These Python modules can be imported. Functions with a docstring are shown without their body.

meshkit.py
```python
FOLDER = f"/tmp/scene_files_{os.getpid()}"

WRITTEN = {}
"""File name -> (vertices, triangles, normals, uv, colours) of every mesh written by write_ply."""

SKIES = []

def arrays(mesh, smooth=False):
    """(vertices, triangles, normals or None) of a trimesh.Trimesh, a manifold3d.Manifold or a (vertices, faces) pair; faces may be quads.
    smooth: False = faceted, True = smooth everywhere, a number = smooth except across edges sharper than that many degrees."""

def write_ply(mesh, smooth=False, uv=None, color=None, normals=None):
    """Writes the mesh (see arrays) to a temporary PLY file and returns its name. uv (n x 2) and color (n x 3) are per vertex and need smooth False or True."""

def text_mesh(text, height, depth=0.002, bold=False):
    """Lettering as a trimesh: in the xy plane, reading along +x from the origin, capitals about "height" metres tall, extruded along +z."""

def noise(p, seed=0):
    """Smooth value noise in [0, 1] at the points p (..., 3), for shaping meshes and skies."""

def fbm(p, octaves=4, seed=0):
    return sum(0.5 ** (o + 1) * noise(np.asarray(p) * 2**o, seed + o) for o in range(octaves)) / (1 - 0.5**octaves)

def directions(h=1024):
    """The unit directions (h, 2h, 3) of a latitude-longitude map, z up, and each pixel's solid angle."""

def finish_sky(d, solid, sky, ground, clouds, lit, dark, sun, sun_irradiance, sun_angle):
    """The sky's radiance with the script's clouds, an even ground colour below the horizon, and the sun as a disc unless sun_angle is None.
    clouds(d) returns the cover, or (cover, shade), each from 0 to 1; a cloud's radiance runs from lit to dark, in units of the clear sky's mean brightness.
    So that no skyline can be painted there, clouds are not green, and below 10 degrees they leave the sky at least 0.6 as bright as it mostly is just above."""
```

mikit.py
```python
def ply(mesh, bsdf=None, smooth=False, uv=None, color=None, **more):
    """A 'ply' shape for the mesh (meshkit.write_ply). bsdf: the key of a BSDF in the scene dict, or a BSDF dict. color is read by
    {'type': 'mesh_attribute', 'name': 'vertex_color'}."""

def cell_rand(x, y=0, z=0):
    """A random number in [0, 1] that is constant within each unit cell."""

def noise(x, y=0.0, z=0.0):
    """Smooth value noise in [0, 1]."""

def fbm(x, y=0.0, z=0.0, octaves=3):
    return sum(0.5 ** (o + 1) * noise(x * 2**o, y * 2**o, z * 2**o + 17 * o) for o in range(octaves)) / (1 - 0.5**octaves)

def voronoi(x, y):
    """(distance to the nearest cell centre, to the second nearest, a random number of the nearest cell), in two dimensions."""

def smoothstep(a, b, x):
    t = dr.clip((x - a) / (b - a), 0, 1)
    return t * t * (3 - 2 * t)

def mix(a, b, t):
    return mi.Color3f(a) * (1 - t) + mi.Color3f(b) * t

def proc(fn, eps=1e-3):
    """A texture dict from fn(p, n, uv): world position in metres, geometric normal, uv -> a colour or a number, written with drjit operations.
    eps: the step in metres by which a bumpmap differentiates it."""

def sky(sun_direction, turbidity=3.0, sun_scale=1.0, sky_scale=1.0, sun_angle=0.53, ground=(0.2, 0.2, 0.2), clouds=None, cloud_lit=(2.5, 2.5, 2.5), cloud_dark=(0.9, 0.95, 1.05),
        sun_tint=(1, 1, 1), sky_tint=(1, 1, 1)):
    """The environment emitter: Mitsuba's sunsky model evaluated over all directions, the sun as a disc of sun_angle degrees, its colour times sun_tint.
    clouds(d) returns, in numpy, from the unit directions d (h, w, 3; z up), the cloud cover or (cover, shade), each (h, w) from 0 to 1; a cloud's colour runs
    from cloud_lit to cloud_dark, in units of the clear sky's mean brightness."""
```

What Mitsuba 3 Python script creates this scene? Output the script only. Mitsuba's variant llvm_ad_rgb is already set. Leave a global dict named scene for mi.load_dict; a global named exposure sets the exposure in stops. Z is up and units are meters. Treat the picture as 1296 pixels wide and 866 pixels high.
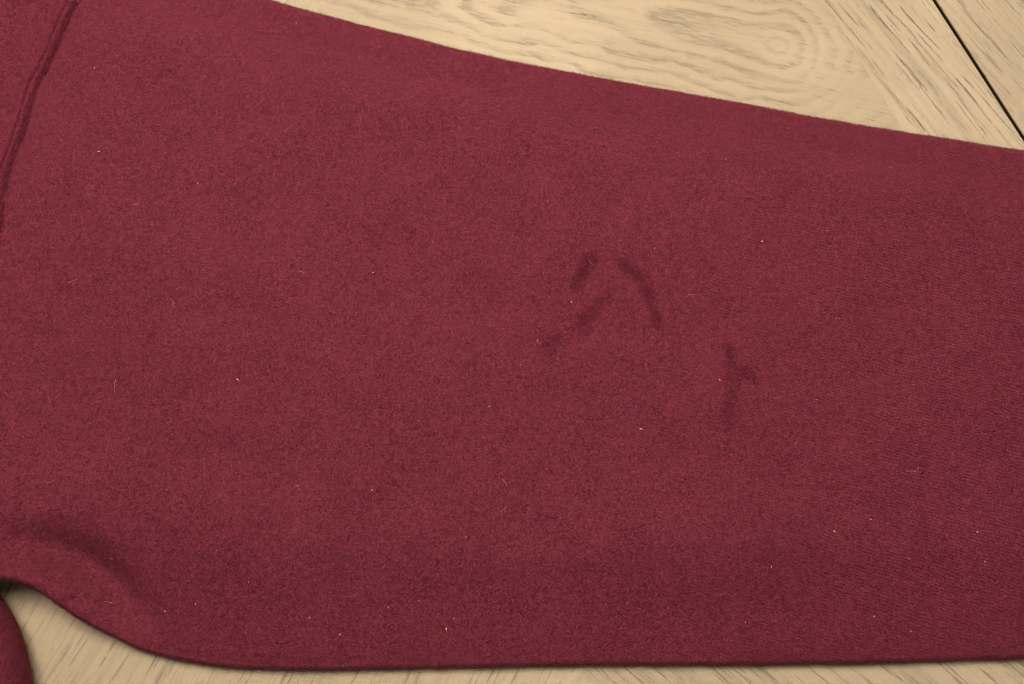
import math, numpy as np, trimesh, mitsuba as mi, drjit as dr, mikit, meshkit
from mikit import noise, fbm, smoothstep, mix, cell_rand
from scipy.interpolate import PchipInterpolator, CubicSpline
from scipy.spatial import cKDTree
import shapely.geometry as sg
from mitsuba import ScalarTransform4f as T

scene, labels = {}, {}
rng = np.random.default_rng(7)

# ------------------------------------------------------------------ camera, light, exposure
W, H = 1296.0, 866.0                       # the photograph's pixels, used as a ruler on the table plane
DIST, TILT, HFOV = 0.40, math.radians(14), 60.0
eye = np.array([0, -DIST * math.sin(TILT), DIST * math.cos(TILT)])
fwd = -eye / np.linalg.norm(eye)
right = np.array([1.0, 0, 0])
up = np.cross(right, fwd)
scene['camera'] = {'type': 'perspective', 'fov': HFOV, 'fov_axis': 'x', 'near_clip': 0.01, 'far_clip': 50.0,
                   'to_world': T().look_at(origin=eye.tolist(), target=[0, 0, 0], up=[0, 1, 0])}
exposure = 0.0
LAMP = dict(pos=(-0.07, 0.34, 0.98), radius=0.30, radiance=(15.6, 13.0, 9.95))
AMBIENT = (0.14, 0.122, 0.104)
scene['room_light'] = {'type': 'constant', 'radiance': {'type': 'rgb', 'value': list(AMBIENT)}}
PX = 2 * DIST * math.tan(math.radians(HFOV / 2)) / W      # metres per photograph pixel on the table


def at(px, py, z=0.0):
    """The point at height z seen at a place of the photograph."""
    px, py = np.asarray(px, float), np.asarray(py, float)
    t = math.tan(math.radians(HFOV / 2))
    u, v = (px / W - 0.5) * 2 * t, (0.5 - py / H) * 2 * t * H / W
    d = fwd + u[..., None] * right + v[..., None] * up
    k = (z - eye[2]) / d[..., 2]
    return (eye + d * k[..., None])[..., :2]


def seen_at(q, z):
    """The place of the photograph where the points q at height z are seen."""
    d = np.c_[q, np.broadcast_to(z, len(q))] - eye
    t, k = math.tan(math.radians(HFOV / 2)), d @ fwd
    return np.c_[(d @ right / k / t + 1) * W / 2, (1 - d @ up / k / t * W / H) * H / 2]


def smooth01(a, b, x):
    t = np.clip((x - a) / (b - a), 0, 1)
    return t * t * (3 - 2 * t)


# ------------------------------------------------------------------ lamp
lamp = trimesh.creation.cylinder(LAMP['radius'], 0.012, sections=48)
lamp.apply_translation(LAMP['pos'])
scene['ceiling_lamp'] = mikit.ply(lamp, {'type': 'diffuse', 'reflectance': {'type': 'rgb', 'value': [.7, .7, .7]}},
                                  emitter={'type': 'area', 'radiance': {'type': 'rgb', 'value': list(LAMP['radiance'])}})
labels['ceiling_lamp'] = {'label': 'round warm white ceiling lamp hanging above the table', 'category': 'lamp'}

# ------------------------------------------------------------------ table
LIGHT, TAN, GREY, DARK = (0.560, 0.482, 0.366), (0.505, 0.430, 0.322), (0.33, 0.283, 0.212), (0.215, 0.178, 0.130)


def wood(name, ang, seed, knot=None, density=1.0, band=1.0):
    """Limed oak. ang: direction of the grain in degrees; knot: where the cathedral figure is centred."""
    c, s = math.cos(math.radians(ang)), math.sin(math.radians(ang))
    kx, ky = (0, 0) if knot is None else at(*knot)

    def figure(p):
        x, y = (p.x - kx) * 1000, (p.y - ky) * 1000              # mm
        a, t = x * c + y * s, -x * s + y * c                     # along, across
        wob = (fbm(a * 0.018 + seed, t * 0.05, 3.1) - 0.5)
        t2 = t + wob * 7
        pore = noise(a * 0.085 + 9 * noise(t * 0.9, seed), t2 * 1.0 + seed * 9.7, seed)     # long thin dashes
        fine = noise(a * 0.30, t * 3.0 + seed, 5.0 + seed)
        if knot is None:
            grp = fbm(a * 0.006 + 1, t2 * 0.10 + seed, 2.0)
            dash = smoothstep(0.66, 0.86, pore) * smoothstep(0.22, 0.55, fine + 0.1) * smoothstep(0.12, 0.36, grp) * density
            haze = smoothstep(0.52, 0.78, grp) * 0.42 * band + smoothstep(0.5, 0.9, noise(a * 0.02, t2 * 0.55, seed + 4)) * 0.22 * band
            return dash, haze * (0.45 + 0.55 * fine), wob
        neg = dr.maximum(-a, 0)
        pos = dr.maximum(a, 0)
        warp = (fbm(a * 0.022 + seed, t * 0.06, 1.0) - 0.5)
        f = dr.sqrt(dr.square(t * (1 + 0.0 * a)) + dr.square(neg * 0.085 + 7.5 * (1 - dr.exp(-neg / 8.5)) + pos * 0.92)) + warp * 8 * smoothstep(2, 14, dr.abs(a) + dr.abs(t))
        f = f + 9 * (fbm(a * 0.05 + 9, t * 0.085 + 4, seed + 3) - 0.5) * smoothstep(2, 18, dr.abs(t) + pos)
        g = dr.sqrt(dr.maximum(f, 0.0)) * 0.80 + dr.maximum(f - 15.0, 0.0) * 0.075   # rings wider apart outward
        ph = g - dr.floor(g)
        ring = smoothstep(0.30, 0.80, ph) * (1 - smoothstep(0.86, 1.0, ph))
        rough = noise(a * 0.22 + 3, t * 1.7, seed + 2)
        amp = 2.0 * dr.maximum(fbm(a * 0.035 + 5, t * 0.10, seed) - 0.18, 0.05)
        haze = ring * (0.30 + 0.70 * smoothstep(0.25, 0.7, rough)) * amp * (1 - 0.5 * smoothstep(6, 20, pos))
        dash = smoothstep(0.74, 0.92, pore) * smoothstep(0.3, 0.6, fine) * (0.25 + 0.6 * ring)
        return dash, dr.clip(haze, 0, 1), warp

    def colour(p, n, uv):
        dash, haze, wob = figure(p)
        tone = fbm(p.x * 14 + seed, p.y * 14, 2.0)
        base = mix(LIGHT, TAN, smoothstep(0.35, 0.7, tone))
        grain = fbm(p.x * 900, p.y * 900, 1.0, octaves=2)
        line = noise((p.x * c + p.y * s) * 14, (-p.x * s + p.y * c) * 1900, seed) * 0.6 + 0.4 * noise((p.x * c + p.y * s) * 9, (-p.x * s + p.y * c) * 420, seed)
        base = base * (0.915 + 0.06 * grain + 0.11 * line)
        base = mix(base, GREY, dr.clip(haze * 0.82, 0, 1))
        return mix(base, DARK, dr.clip(dash * 0.80, 0, 0.9))

    def height(p, n, uv):
        dash, haze, wob = figure(p)
        return -(dash * 0.9 + haze * 0.25)

    scene[name] = {'type': 'bumpmap', 'tex': mikit.proc(height, eps=2.5e-4), 'scale': 6e-5,
                   'bsdf': {'type': 'principled', 'base_color': mikit.proc(colour), 'roughness': 0.55, 'specular': 0.35}}


wood('oak_steep', 62, 1.0, density=0.8, band=0.8)
wood('oak_cathedral', -14, 2.0, knot=(985, 58))
wood('oak_low', -40, 3.0, density=0.9, band=1.3)
wood('oak_strip', -57.5, 4.0, density=1.3, band=1.1)
wood('oak_leaf', -57, 5.0, density=1.0, band=0.5)
scene['core_board'] = {'type': 'diffuse', 'reflectance': {'type': 'rgb', 'value': [0.05, 0.035, 0.022]}}


def line(p, q, y):
    return p[0] + (q[0] - p[0]) * (y - p[1]) / (q[1] - p[1])


TOPY, BOTY = -420, 1150                     # the boards run on past the picture
gap0, gap1 = (1179.5, 0), (1293.5, 176)
strip0, strip1 = (1043, 0), (1138, 157)
left0, left1 = (402, 0), (745, 866)
gx = lambda y: line(gap0, gap1, y)
sx = lambda y: line(strip0, strip1, y)
lx = lambda y: line(left0, left1, y)
split = [(lx(430), 430), (sx(560), 560)]
panels = [
    ('oak_steep', [(-620, TOPY), (lx(TOPY), TOPY), (lx(BOTY), BOTY), (-620, BOTY)]),
    ('oak_cathedral', [(lx(TOPY), TOPY), (sx(TOPY), TOPY), split[1], split[0]]),
    ('oak_low', [split[0], split[1], (sx(BOTY), BOTY), (lx(BOTY), BOTY)]),
    ('oak_strip', [(sx(TOPY), TOPY), (gx(TOPY), TOPY), (gx(BOTY), BOTY), (sx(BOTY), BOTY)]),
]


def prism(pts, z0, z1, inset, chamfer=0.0):
    poly = sg.Polygon(at([p[0] for p in pts], [p[1] for p in pts])).buffer(-inset, join_style=2)
    outer = np.array(poly.exterior.coords)[:-1]
    if sg.Polygon(outer).exterior.is_ccw is False:
        outer = outer[::-1]
    inner = np.array(sg.Polygon(outer).buffer(-chamfer, join_style=2).exterior.coords)[:-1] if chamfer else outer
    if sg.Polygon(inner).exterior.is_ccw is False:
        inner = inner[::-1]
    j = np.argmin(np.linalg.norm(inner - outer[0], axis=1))
    inner = np.roll(inner, -j, axis=0)
    n = len(outer)
    v = np.vstack([np.c_[outer, np.full(n, z0)], np.c_[outer, np.full(n, z1 - chamfer)], np.c_[inner, np.full(n, z1)]])
    f = []
    for a in (0, n):
        for i in range(n):
            k = (i + 1) % n
            f += [[a + i, a + k, a + n + k], [a + i, a + n + k, a + n + i]]
    for i in range(1, n - 1):
        f += [[2 * n, 2 * n + i, 2 * n + i + 1], [0, i + 1, i]]
    return trimesh.Trimesh(v, np.array(f), process=False)


key = 'table__leaf'
outline = [(-620, TOPY), (gx(TOPY), TOPY), (gx(BOTY), BOTY), (-620, BOTY)]
scene[key] = mikit.ply(prism(outline, -0.024, -0.0009, 0.0004), 'core_board')
for i, (m, pts) in enumerate(panels):
    scene[f'{key}__veneer_panel' + (f'_{i:03d}' if i else '')] = mikit.ply(prism(pts, -0.00088, 0.0, 0.000015, 0.0), m)
other = [(gx(TOPY) + 6.0, TOPY), (gx(TOPY) + 1500, TOPY), (gx(BOTY) + 800, BOTY), (gx(BOTY) + 6.0, BOTY)]
scene['table__leaf_001'] = mikit.ply(prism(other, -0.024, -0.0009, 0.0002), 'core_board')
scene['table__leaf_001__veneer_panel'] = mikit.ply(prism(other, -0.00088, 0.0, 0.0, 0.0003), 'oak_leaf')
rail = [(gx(TOPY) - 60, TOPY), (gx(TOPY) + 60, TOPY), (gx(BOTY) + 60, BOTY), (gx(BOTY) - 60, BOTY)]
scene['table__rail'] = mikit.ply(prism(rail, -0.06, -0.0245, 0.0), 'core_board')
labels['table'] = {'label': 'pale limed oak table with diagonal veneer and a dark joint between its leaves', 'category': 'table'}

# ------------------------------------------------------------------ fleece
STAINS = [((748, 327), (728, 362), 6.0, .95), ((768, 372), (754, 392), 7.0, .5), ((750, 396), (738, 410), 9.0, .68), ((704, 434), (697, 444), 8.0, .55), ((789, 334), (814, 352), 5.5, .9),
          ((817, 362), (832, 408), 5.5, .85), ((922, 440), (928, 460), 5.5, .85), ((930, 464), (953, 475), 6.0, .7), ((930, 478), (921, 536), 7.0, .5), ((616, 345), (626, 374), 6.0, .22)]
STAINS = [(*at(*a, 0.022), *at(*b, 0.022), w * PX * 1.2, k) for a, b, w, k in STAINS]
x_knit0, x_knit1 = at(500, 433)[0], at(1250, 433)[0]


def stain_np(q):
    out = np.zeros(len(q))
    wob = meshkit.fbm(np.c_[q * 700, np.zeros(len(q))], 3) - 0.5
    for ax, ay, bx, by, w, k in STAINS:
        ab = np.array([bx - ax, by - ay])
        t = np.clip(((q - [ax, ay]) @ ab) / (ab @ ab), 0, 1)
        d = np.linalg.norm(q - ([ax, ay] + t[:, None] * ab), axis=1) / w + wob * 1.5
        out = np.maximum(out, k * (1 - smooth01(0.2, 1.7, d)))
    return out


def stain(x, y):
    out = mi.Float(0)
    wob = fbm(x * 700, y * 700, 0.0) - 0.5
    for ax, ay, bx, by, w, k in STAINS:
        ux, uy = bx - ax, by - ay
        t = dr.clip(((x - ax) * ux + (y - ay) * uy) / (ux * ux + uy * uy), 0, 1)
        d = dr.sqrt(dr.square(x - ax - t * ux) + dr.square(y - ay - t * uy)) / w + wob * 1.5
        out = dr.maximum(out, k * (1 - smoothstep(0.2, 1.7, d)))
    return out


def weave(p):
    x, y, z = p.x * 1000, p.y * 1000, p.z * 1000
    wx = x + 0.9 * (noise(x * 0.35, y * 0.35, 4.0) - 0.5)
    wy = y + 0.9 * (noise(x * 0.35, y * 0.35, 9.0) - 0.5)
    soft = noise(wx * 0.62, wy * 0.62, z * 0.6)
    fine = noise(wx * 2.0, wy * 2.0, z * 1.8)
    fuzz = soft * 0.17 + fine * 0.55 + noise(wx * 3.1, wy * 3.1, z * 3) * 0.28

    def strands(deg, fa, ft):
        c, s = math.cos(math.radians(deg)), math.sin(math.radians(deg))
        return noise((wx * c + wy * s) * fa, (-wx * s + wy * c) * ft, z * 0.8 + deg)
    hair = dr.minimum(strands(52, 1.0, 2.9), strands(-35, 1.0, 2.9)) + 0.16
    # knit rows that show through where the nap is worn, towards the cuff
    c, s = math.cos(math.radians(-17)), math.sin(math.radians(-17))
    a, t = wx * c + wy * s, -wx * s + wy * c
    t2 = t / 1.30 + 0.9 * noise(a * 0.10, t * 0.10, 2.0)
    rowid = dr.floor(t2)
    row = 0.5 - 0.5 * dr.cos(2 * math.pi * t2)
    loop = noise(a * 0.62 + cell_rand(rowid, 7) * 40, rowid * 3.7, 1.0)
    knit = row * 0.50 + loop * 0.36 + fine * 0.16
    k = smoothstep(x_knit0 * 1000, x_knit1 * 1000, x) * 0.62 + 0.06
    k = k * smoothstep(0.2, 0.5, fbm(x * 0.03, y * 0.03, 6.0) + 0.1)
    return fuzz * (0.62 - 0.25 * k) + (knit * k + hair * (1 - k)) * (0.38 + 0.25 * k)


RED_D, RED_L = (0.078, 0.0090, 0.0190), (0.222, 0.038, 0.075)


def fleece_colour(p, n, uv):
    w = smoothstep(0.27, 0.78, weave(p))
    blotch = fbm(p.x * 60, p.y * 60, p.z * 60) - 0.5
    col = mix(RED_D, RED_L, dr.clip(w + blotch * 0.22, 0, 1))
    return col * (1 - mi.Color3f(0.39, 0.52, 0.50) * stain(p.x, p.y))


def fleece_height(p, n, uv):
    return weave(p)


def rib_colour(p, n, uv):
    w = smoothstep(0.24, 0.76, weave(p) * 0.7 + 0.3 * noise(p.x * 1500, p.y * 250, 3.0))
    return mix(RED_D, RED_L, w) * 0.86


def fabric(colour):
    return {'type': 'twosided', 'bsdf': {'type': 'bumpmap', 'tex': mikit.proc(fleece_height, eps=2.5e-4), 'scale': 5e-4,
            'bsdf': {'type': 'principled', 'base_color': mikit.proc(colour), 'roughness': 0.95, 'specular': 0.1, 'sheen': 0.55, 'sheen_tint': 0.75}}}


scene['fleece'] = fabric(fleece_colour)
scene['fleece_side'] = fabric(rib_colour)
scene['fibre'] = {'type': 'twosided', 'bsdf': {'type': 'diffuse', 'reflectance': {'type': 'mesh_attribute', 'name': 'vertex_color'}}}
scene['thread'] = {'type': 'twosided', 'bsdf': {'type': 'principled', 'base_color': {'type': 'rgb', 'value': [0.20, 0.033, 0.062]}, 'roughness': 0.6, 'sheen': 0.4}}

# outlines, as seen on the photograph at the height of the folded edge
R = 0.0029                                  # radius of the folded edge
top_px = np.array([(-500, -300), (-200, -205), (0, -128), (150, -62), (250, -24), (325, -1), (400, 18.5), (500, 45), (600, 69), (700, 89.5), (800, 108), (900, 126), (1000, 144), (1100, 162), (1200, 178), (1296, 193), (1450, 218), (1700, 262)])
bot_px = np.array([(-500, 900), (-250, 835), (-110, 776), (-45, 742), (-12, 731), (15, 729), (40, 736), (66, 749), (85, 764), (110, 781), (150, 803), (185, 820), (230, 832), (300, 842), (380, 845), (500, 844), (700, 841), (900, 840.5), (1100, 838), (1296, 833.5), (1450, 832), (1700, 824)])
seam_px = np.array([(123, -79), (106, -38), (91, -2), (80, 21), (68.5, 48), (56, 75), (40, 105), (26, 150), (10, 195), (-1, 235), (-10, 290), (-18, 350), (-34, 480), (-62, 610), (-110, 776)])
_top, _bot = PchipInterpolator(*top_px.T), PchipInterpolator(*bot_px.T)


def wavy(x, seed):
    x = np.asarray(x, float)
    q = np.stack([x / 85.0, x * 0, x * 0], -1)
    return 1.2 * (meshkit.noise(q, seed) - 0.5) + 0.8 * (meshkit.noise(q * 4.1, seed + 1) - 0.5)


top_c = lambda x: _top(x) + wavy(x, 41)
bot_c = lambda x: _bot(x) + wavy(x, 51)
ZS = 0.022
seam_px = seen_at(at(*seam_px.T, ZS), R)
seam_px[0, 1], seam_px[-1, 1] = top_c(seam_px[0, 0]), bot_c(seam_px[-1, 0])
lenS = np.r_[0, np.cumsum(np.linalg.norm(np.diff(seam_px, axis=0), axis=1))]
seam_s = CubicSpline(lenS, seam_px)
dense = at(*seam_s(np.linspace(0, lenS[-1], 3000)).T, R)
seam_tree = cKDTree(dense)
tang = np.gradient(dense, axis=0)
tang /= np.linalg.norm(tang, axis=1, keepdims=True)


def seam_dist(q):
    """Signed distance to the seam's middle (positive on the sleeve) and the place along it."""
    d, i = seam_tree.query(q)
    side = (q[:, 0] - dense[i, 0]) * -tang[i, 1] + (q[:, 1] - dense[i, 1]) * tang[i, 0]
    return np.where(side > 0, d, -d), i


def path_tree(px, dy, z=0.026):
    px = np.array(px, float) + [0, dy]
    L = np.r_[0, np.cumsum(np.linalg.norm(np.diff(px, axis=0), axis=1))]
    s = np.linspace(0, L[-1], 800)
    return cKDTree(at(*CubicSpline(L, px)(s).T, z)), 1 - smooth01(0.62, 1.0, s / L[-1])


valley, valley_k = path_tree([(-160, 640), (-60, 652), (10, 662), (60, 672), (100, 697), (135, 732), (165, 765), (205, 800)], 28)
ridge, ridge_k = path_tree([(-160, 694), (-40, 696), (16, 702), (56, 724), (94, 756), (136, 788), (190, 814)], 31)
bottom_pts = at(*np.c_[np.linspace(-500, 1700, 6000), bot_c(np.linspace(-500, 1700, 6000))].T, R)
top_pts = at(*np.c_[np.linspace(-500, 1700, 6000), top_c(np.linspace(-500, 1700, 6000))].T, R)
bottom_tree, top_tree = cKDTree(bottom_pts), cKDTree(top_pts)
pit = at(-60, 735)


def lift(q):
    """How far the underarm is off the table."""
    d = np.linalg.norm((q - pit) * [1, 1.2], axis=1)
    return 0.021 * np.exp(-(d / (150 * PX)) ** 2)


def placed(px, z):
    q = at(*px.T, z)
    for _ in range(2):
        q = at(*px.T, z + lift(q))
    return q


def fold_z(q, d_edge):
    """Height of the cloth's upper face above the points q (n x 2), which lie d_edge inside the fold."""
    z = 2 * R + 0.0050 * (1 - np.exp(-d_edge / 0.011))
    p3 = np.c_[q, np.zeros(len(q))]
    k = smooth01(0.004, 0.05, d_edge)
    z = z + 0.0110 * k * (1 - np.exp(-bottom_tree.query(q)[0] / 0.07))
    z = z + k * (0.0110 * (meshkit.fbm(p3 * [11, 15, 1] + 3.3, 2, 5) - 0.5) + 0.0022 * (meshkit.fbm(p3 * [34, 48, 1], 2, 9) - 0.5))
    dt = top_tree.query(q)[0]
    z -= 0.0034 * np.exp(-((dt - 0.019) / 0.009) ** 2)
    d, i = valley.query(q)
    z -= 0.0100 * valley_k[i] * (0.4 + 0.6 * smooth01(150, 480, i)) * np.exp(-(d / (25 * PX)) ** 2)
    d, i = ridge.query(q)
    z += 0.0045 * ridge_k[i] * np.exp(-(d / (36 * PX)) ** 2)
    rk = ridge_k[i] ** 0.5 * smooth01(0, 0.004, d_edge)
    # shallow dip that runs under the upper fold
    ds, i = seam_dist(q)
    s = ds / PX
    pucker = 0.75 + 0.5 * meshkit.noise(np.c_[i * 0.035, np.sign(s) * 3, np.zeros(len(q))], 3)
    z -= 0.0018 * pucker * np.exp(-((s - 6.0) / 2.0) ** 2) + 0.0021 * pucker * np.exp(-((s + 5.8) / 1.8) ** 2)
    z += 0.0016 * np.exp(-(s / 3.4) ** 2) + 0.0011 * np.exp(-((s - 24) / 12) ** 2) - 0.0006 * np.exp(-((s + 30) / 14) ** 2)
    left = smooth01(0, 40, -s)
    z += left * 0.0030 * (meshkit.fbm(p3 * [50, 42, 1] + 8, 2, 21) - 0.5)
    z += 0.0011 * (meshkit.fbm(p3 * 520, 2, 37) - 0.5) * np.exp(-(d / (55 * PX)) ** 2) * rk      # pilled where the arm rubs
    # fleece is never quite even
    z += 0.00035 * (meshkit.fbm(p3 * 260, 2, 31) - 0.5) * smooth01(0, 0.004, d_edge)
    return z


def sheet(curves, nv, du=None):
    """A folded flat tube of cloth between a lower and an upper outline. curves(u, v) -> photo pixels; u columns, v 0 at the lower fold, 1 at the upper."""
    ang = np.linspace(math.pi, math.pi / 2, 7)[:-1]
    u = du
    n = len(u)
    B, Tp = curves(u, np.zeros(n), R), curves(u, np.ones(n), R)
    span = np.linalg.norm(Tp - B, axis=1)
    rows_q, rows_z = [], []
    inner = np.linspace(0, 1, nv)

    def row(v, mode, a=None):
        q = curves(u, v, ZS)
        return q
    # lower fold, from below to above
    for a in np.linspace(-math.pi / 2, math.pi / 2, 11)[:-1]:
        d = R * (1 - math.cos(a))
        q = curves(u, d / span, R)
        zt = fold_z(q, np.full(n, 0.0) + d)
        rr = R * 1.0
        up_ = lift(q)
        rows_q.append(q)
        rows_z.append(up_ + R + R * math.sin(a) + (zt - 2 * R) * (math.sin(a) * 0.5 + 0.5))
    for v in inner:
        d = R + v * (span - 2 * R)
        q = curves(u, d / span, R)
        de = np.minimum(bottom_tree.query(q)[0], top_tree.query(q)[0])
        rows_q.append(q)
        rows_z.append(fold_z(q, de) + lift(q))
    for a in np.linspace(math.pi / 2, -math.pi / 2, 11)[1:]:
        d = R * (1 - math.cos(a))
        q = curves(u, 1 - d / span, R)
        zt = fold_z(q, np.full(n, 0.0) + d)
        rows_q.append(q)
        rows_z.append(lift(q) + R + R * math.sin(a) + (zt - 2 * R) * (math.sin(a) * 0.5 + 0.5))
    for v in np.linspace(1, 0, 14)[1:-1]:
        q = curves(u, (R + v * (span - 2 * R)) / span, R)
        rows_q.append(q)
        rows_z.append(lift(q) * 0.9 + 0.0004)
    V = np.stack([np.c_[q, z] for q, z in zip(rows_q, rows_z)])          # rows x n x 3
    m = len(V)
    i, j = np.meshgrid(np.arange(m), np.arange(n - 1), indexing='ij')
    a, b, c, d = i * n + j, i * n + j + 1, (i + 1) % m * n + j + 1, (i + 1) % m * n + j
    f = np.stack([a, b, c, d], -1).reshape(-1, 4)
    f = np.vstack([f[:, [0, 1, 2]], f[:, [0, 2, 3]]])
    return trimesh.Trimesh(V.reshape(-1, 3), f, process=False)


seam_lo, seam_hi = seam_px[-1], seam_px[0]


def seam_at(v, off):
    """Photo pixels of the seam, v from the armpit (0) to the shoulder (1), moved off pixels towards the sleeve."""
    s = (1 - v) * lenS[-1]
    p, t = seam_s(s), seam_s(s, 1)
    t = t / np.linalg.norm(t, axis=1, keepdims=True)
    return p + np.reshape(off, (-1, 1)) * np.c_[t[:, 1], -t[:, 0]]


def ruled(x_lo, x_hi, off, far):
    """Cloth from the seam (u = 0) out to the columns x_lo..x_hi (u = 1)."""
    def c(u, v, z):
        v = np.broadcast_to(v, u.shape)
        s0 = seam_at(np.clip(v, 0, 1), off)
        xl, xh = seam_lo[0] + off + u * (far[0] - seam_lo[0] - off), seam_hi[0] + off + u * (far[1] - seam_hi[0] - off)
        lo, hi = np.c_[xl, bot_c(xl)], np.c_[xh, top_c(xh)]
        lin = lo + v[:, None] * (hi - lo)
        # the columns next to the seam follow its curve
        a0, b0 = seam_lo[0] + off, seam_hi[0] + off
        l0 = np.array([a0, bot_c(a0)]) + v[:, None] * (np.array([b0, top_c(b0)]) - np.array([a0, bot_c(a0)]))
        k = ((1 - np.clip(u, 0, 1)) ** 2)[:, None]
        return placed(lin + k * (s0 - l0), z)
    return c


near = np.linspace(0, 0.022, 26)
u_sleeve = np.r_[near, np.linspace(0.022, 1, 540)[1:]]
sleeve = sheet(ruled(None, None, 6.0, (1660, 1660)), 330, u_sleeve)
u_body = np.r_[np.linspace(0, 0.12, 40), np.linspace(0.12, 1, 110)[1:]]
body = sheet(ruled(None, None, -5.8, (-480, -480)), 330, u_body)
body.invert()


def band(u, v, z):
    v = np.broadcast_to(v, u.shape)
    return placed(seam_at(np.clip(v, 0, 1), -5.8 + u * 11.8), z)


seam = sheet(band, 700, np.linspace(0, 1, 13))


def shape(key, mesh, bsdf):
    scene[key] = mikit.ply(mesh, bsdf, smooth=True)


shape('sweatshirt__sleeve', sleeve, 'fleece')
shape('sweatshirt__body_panel', body, 'fleece')
shape('sweatshirt__armhole_seam', seam, 'fleece')

# the side of the body, below the armpit
side_px = np.array([(728, -62), (740, -22), (752, -5), (768, 6), (785, 15), (805, 23), (835, 31), (866, 35.5), (950, 40), (1150, 40)])
side_c = PchipInterpolator(*side_px.T)
SR = 0.013
ys = np.linspace(728, 1150, 190)
rows, ramp = [], 0.55 + 0.45 * smooth01(728, 800, ys)
for a in np.linspace(-math.pi / 2, math.pi / 2, 25)[:-1]:
    q = at(side_c(ys), ys, SR * ramp)
    rows.append(np.c_[q[:, 0] - SR * (1 - math.cos(a)), q[:, 1], np.full(len(q), SR + 0.0002 + SR * math.sin(a)) * ramp])
for k in np.linspace(0, 1, 90):
    q = at(side_c(ys), ys, SR * ramp)
    d = SR + k * 0.17
    qq = np.c_[q[:, 0] - d, q[:, 1]]
    z = 2 * SR + 0.0002 + 0.003 * (meshkit.fbm(np.c_[qq * 40, np.zeros(len(qq))], 2, 3) - 0.5) * min(1, k * 8)
    rows.append(np.c_[qq, z * ramp])
V = np.stack(rows)
n, m = V.shape[1], len(V)
i, j = np.meshgrid(np.arange(m - 1), np.arange(n - 1), indexing='ij')
f = np.stack([i * n + j, (i + 1) * n + j, (i + 1) * n + j + 1, i * n + j + 1], -1).reshape(-1, 4)
side = trimesh.Trimesh(V.reshape(-1, 3), np.vstack([f[:, [0, 1, 2]], f[:, [0, 2, 3]]]), process=False)
if side.face_normals[:, 2].sum() < 0:
    side.invert()
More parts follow.
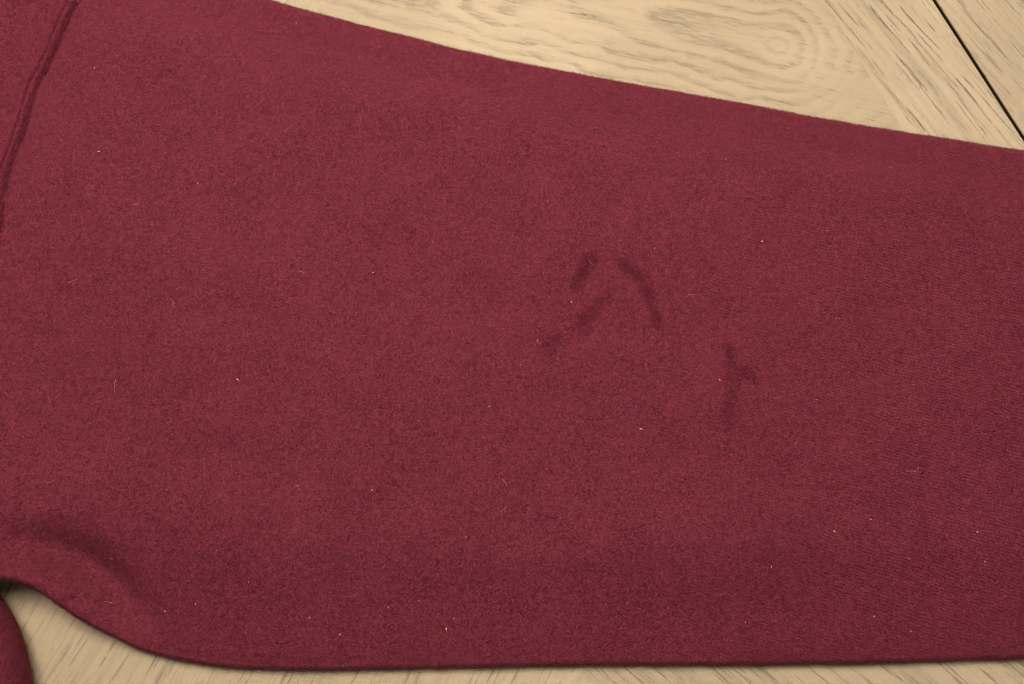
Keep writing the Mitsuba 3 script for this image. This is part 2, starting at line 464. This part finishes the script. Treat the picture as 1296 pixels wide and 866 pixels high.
shape('sweatshirt__side_panel', side, 'fleece_side')

# stitches along both edges of the seam
def stitches(off, pitch, length, rad, seed):
    r = np.random.default_rng(seed)
    s = np.arange(0.02 * lenS[-1], 0.98 * lenS[-1], pitch) + r.normal(0, 0.35, len(np.arange(0.02 * lenS[-1], 0.98 * lenS[-1], pitch)))
    out = []
    ico = trimesh.creation.icosphere(1, 1.0)
    for x in s:
        v = np.array([1 - x / lenS[-1]])
        p0 = at(*seam_at(v, off + r.normal() * 0.25).T, R)[0]
        v2 = np.array([1 - (x + 2) / lenS[-1]])
        p1 = at(*seam_at(v2, off).T, R)[0]
        t = (p1 - p0) / np.linalg.norm(p1 - p0)
        z = fold_z(p0[None], np.array([0.06]))[0] + lift(p0[None])[0]
        b = ico.copy()
        b.apply_scale([length / 2, rad, rad * 0.8])
        b.apply_transform(trimesh.transformations.rotation_matrix(math.atan2(t[1], t[0]) + r.normal() * 0.12 + 0.25, [0, 0, 1]))
        b.apply_translation([*p0, z + rad * 0.55])
        out.append(b)
    return trimesh.util.concatenate(out)


for nm, off, sd in (('stitching', 6.0, 1), ('stitching_001', -5.8, 2)):
    scene['sweatshirt__armhole_seam__' + nm] = mikit.ply(stitches(off, 7.2, 4.6 * PX, 1.15 * PX, sd), 'thread', smooth=True)
    labels['sweatshirt__armhole_seam__' + nm] = {'kind': 'stuff'}


# ------------------------------------------------------------------ nap: loose fibres standing off the cloth
def nap(mesh, count, seed, lo=0.0006, hi=0.0018, dim=1.0, edge=False):
    r = np.random.default_rng(seed)
    c = mesh.triangles_center
    view = c - eye
    t = math.tan(math.radians(HFOV / 2))
    dpt = view @ fwd
    inside = (np.abs(view @ right / dpt) < 1.12 * t) & (np.abs(view @ up / dpt) < 1.14 * t * H / W) & (c[:, 2] > 0.001)
    area = mesh.area_faces * inside * (mesh.face_normals[:, 2] > -0.35)
    area = area * np.where(mesh.face_normals[:, 2] < 0.55, 2.2, 1.0)
    if edge:
        area = mesh.area_faces * inside * (np.abs(mesh.face_normals[:, 2] - 0.25) < 0.5)
    idx = r.choice(len(area), count, p=area / area.sum())
    w = r.dirichlet([1, 1, 1], count)
    p = (mesh.triangles[idx] * w[:, :, None]).sum(1)
    nrm = mesh.face_normals[idx]
    ang = r.uniform(0, 2 * math.pi, count)
    d = np.c_[np.cos(ang), np.sin(ang) * 0.8, np.zeros(count)] + np.array([0.25, -0.1, 0])
    d -= nrm * (d * nrm).sum(1)[:, None]
    d /= np.linalg.norm(d, axis=1)[:, None]
    L = r.uniform(lo, hi, count)[:, None] * (1 + 0.9 * (nrm[:, 2:] < 0.55) * r.random((count, 1)))
    rise = r.uniform(0.10, 0.42, count)[:, None] * (1.9 if edge else 1.0)
    side_ = np.cross(nrm, d)
    bend = r.normal(0, 0.28, count)[:, None] * side_
    hw = r.uniform(0.000022, 0.00006, count)[:, None]
    p0 = p - nrm * 0.0001
    p1 = p + L * (0.5 * d + rise * 0.75 * nrm)
    p2 = p + L * (0.95 * d + bend + rise * r.uniform(0.3, 1.1, count)[:, None] * nrm)
    v = np.stack([p0 - side_ * hw, p0 + side_ * hw, p1 - side_ * hw, p1 + side_ * hw, p2], 1).reshape(-1, 3)
    base = np.arange(count)[:, None] * 5
    f = np.concatenate([base + [0, 2, 1], base + [1, 2, 3], base + [2, 4, 3]])
    tone = r.beta(1.3, 2.2, count)[:, None]
    col = (np.array((0.135, 0.019, 0.033)) * (1 - tone) + np.array((0.40, 0.120, 0.172)) * tone) * dim
    pale = r.random(count) < 0.0015
    col[pale] = (0.50, 0.22, 0.22)
    col *= (1 - 0.45 * stain_np(p[:, :2]))[:, None]
    return mikit.ply((v, f), 'fibre', smooth=False, color=np.repeat(col, 5, axis=0))


scene['sweatshirt__sleeve__nap'] = nap(sleeve, 430000, 11)
scene['sweatshirt__body_panel__nap'] = nap(body, 15000, 12)
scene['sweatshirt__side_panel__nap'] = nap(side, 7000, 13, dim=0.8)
scene['sweatshirt__sleeve__edge_fuzz'] = nap(sleeve, 34000, 14, 0.0005, 0.0015, edge=True)
labels['sweatshirt__sleeve__edge_fuzz'] = {'kind': 'stuff'}
for k in ('sleeve', 'body_panel', 'side_panel'):
    labels[f'sweatshirt__{k}__nap'] = {'kind': 'stuff'}
labels['sweatshirt'] = {'label': 'burgundy fleece sweatshirt with faint dark stains, its sleeve spread across the pale oak table', 'category': 'sweatshirt'}
labels['sweatshirt__sleeve'] = {'label': 'wide flat burgundy sleeve with small dark stains in its middle'}
labels['sweatshirt__side_panel'] = {'label': 'darker rounded side fold under the armpit'}

# ------------------------------------------------------------------ pale lint caught on the cloth
spots = [(965, 305), (619, 514), (688, 347), (723, 383), (828, 316), (912, 480), (812, 542), (838, 527), (1108, 657), (1245, 673), (981, 718), (1170, 802), (195, 776), (237, 766), (384, 784), (423, 806), (562, 799), (76, 176), (123, 190), (118, 84), (373, 24), (680, 432), (1061, 672), (472, 345), (547, 304), (1258, 711), (953, 790), (1120, 782), (250, 232), (300, 480), (470, 620), (1100, 420), (1010, 560), (560, 250)]
bits = []
r = np.random.default_rng(5)
spots += [(r.uniform(20, 1290), r.uniform(200, 800)) for _ in range(45)]
for px, py in spots:
    q = at(px, py, 0.022)
    z = fold_z(q[None], np.array([bottom_tree.query(q)[0]]))[0] + lift(q[None])[0]
    b = trimesh.creation.icosphere(1, 1.0)
    s = r.uniform(0.8, 1.4) if len(bits) < 34 else r.uniform(0.45, 0.8)
    s *= 0.8
    b.apply_scale([s * r.uniform(0.9, 2.2) * PX * 0.85, s * PX * 0.62, PX * 0.55])
    b.vertices *= 1 + r.normal(0, 0.15, (len(b.vertices), 1))
    b.apply_transform(trimesh.transformations.rotation_matrix(r.uniform(0, math.pi), [0, 0, 1]))
    b.apply_translation([*q, z + PX * 0.7])
    bits.append(b)
for i in range(14):                          # a few loose hairs among the specks
    px, py = r.uniform(60, 1250), r.uniform(230, 800)
    L, a0, bend = r.uniform(0.0025, 0.007), r.uniform(0, 6.3), r.normal(0, 1.6)
    th = a0 + bend * np.linspace(0, 1, 12)
    q = at(px, py, 0.022) + np.cumsum(np.c_[np.cos(th), np.sin(th)], axis=0) * L / 12
    z = fold_z(q, bottom_tree.query(q)[0]) + lift(q) + 0.0004
    ring = np.linspace(0, 2 * math.pi, 6)[:-1]
    side_v = np.c_[-np.sin(th), np.cos(th)]
    rad = 0.00004
    v = np.concatenate([np.c_[q + side_v * rad * math.cos(g), z + rad * math.sin(g)] for g in ring])
    f = [[a * 12 + b, (a + 1) % 5 * 12 + b, (a + 1) % 5 * 12 + b + 1] for a in range(5) for b in range(11)] + [[a * 12 + b, (a + 1) % 5 * 12 + b + 1, a * 12 + b + 1] for a in range(5) for b in range(11)]
    bits.append(trimesh.Trimesh(v, np.array(f), process=False))
scene['lint'] = mikit.ply(trimesh.util.concatenate(bits), {'type': 'diffuse', 'reflectance': {'type': 'rgb', 'value': [0.75, 0.47, 0.44]}}, smooth=True)
labels['lint'] = {'label': 'tiny pale specks and hairs of lint scattered over the burgundy sleeve', 'category': 'lint', 'kind': 'stuff'}
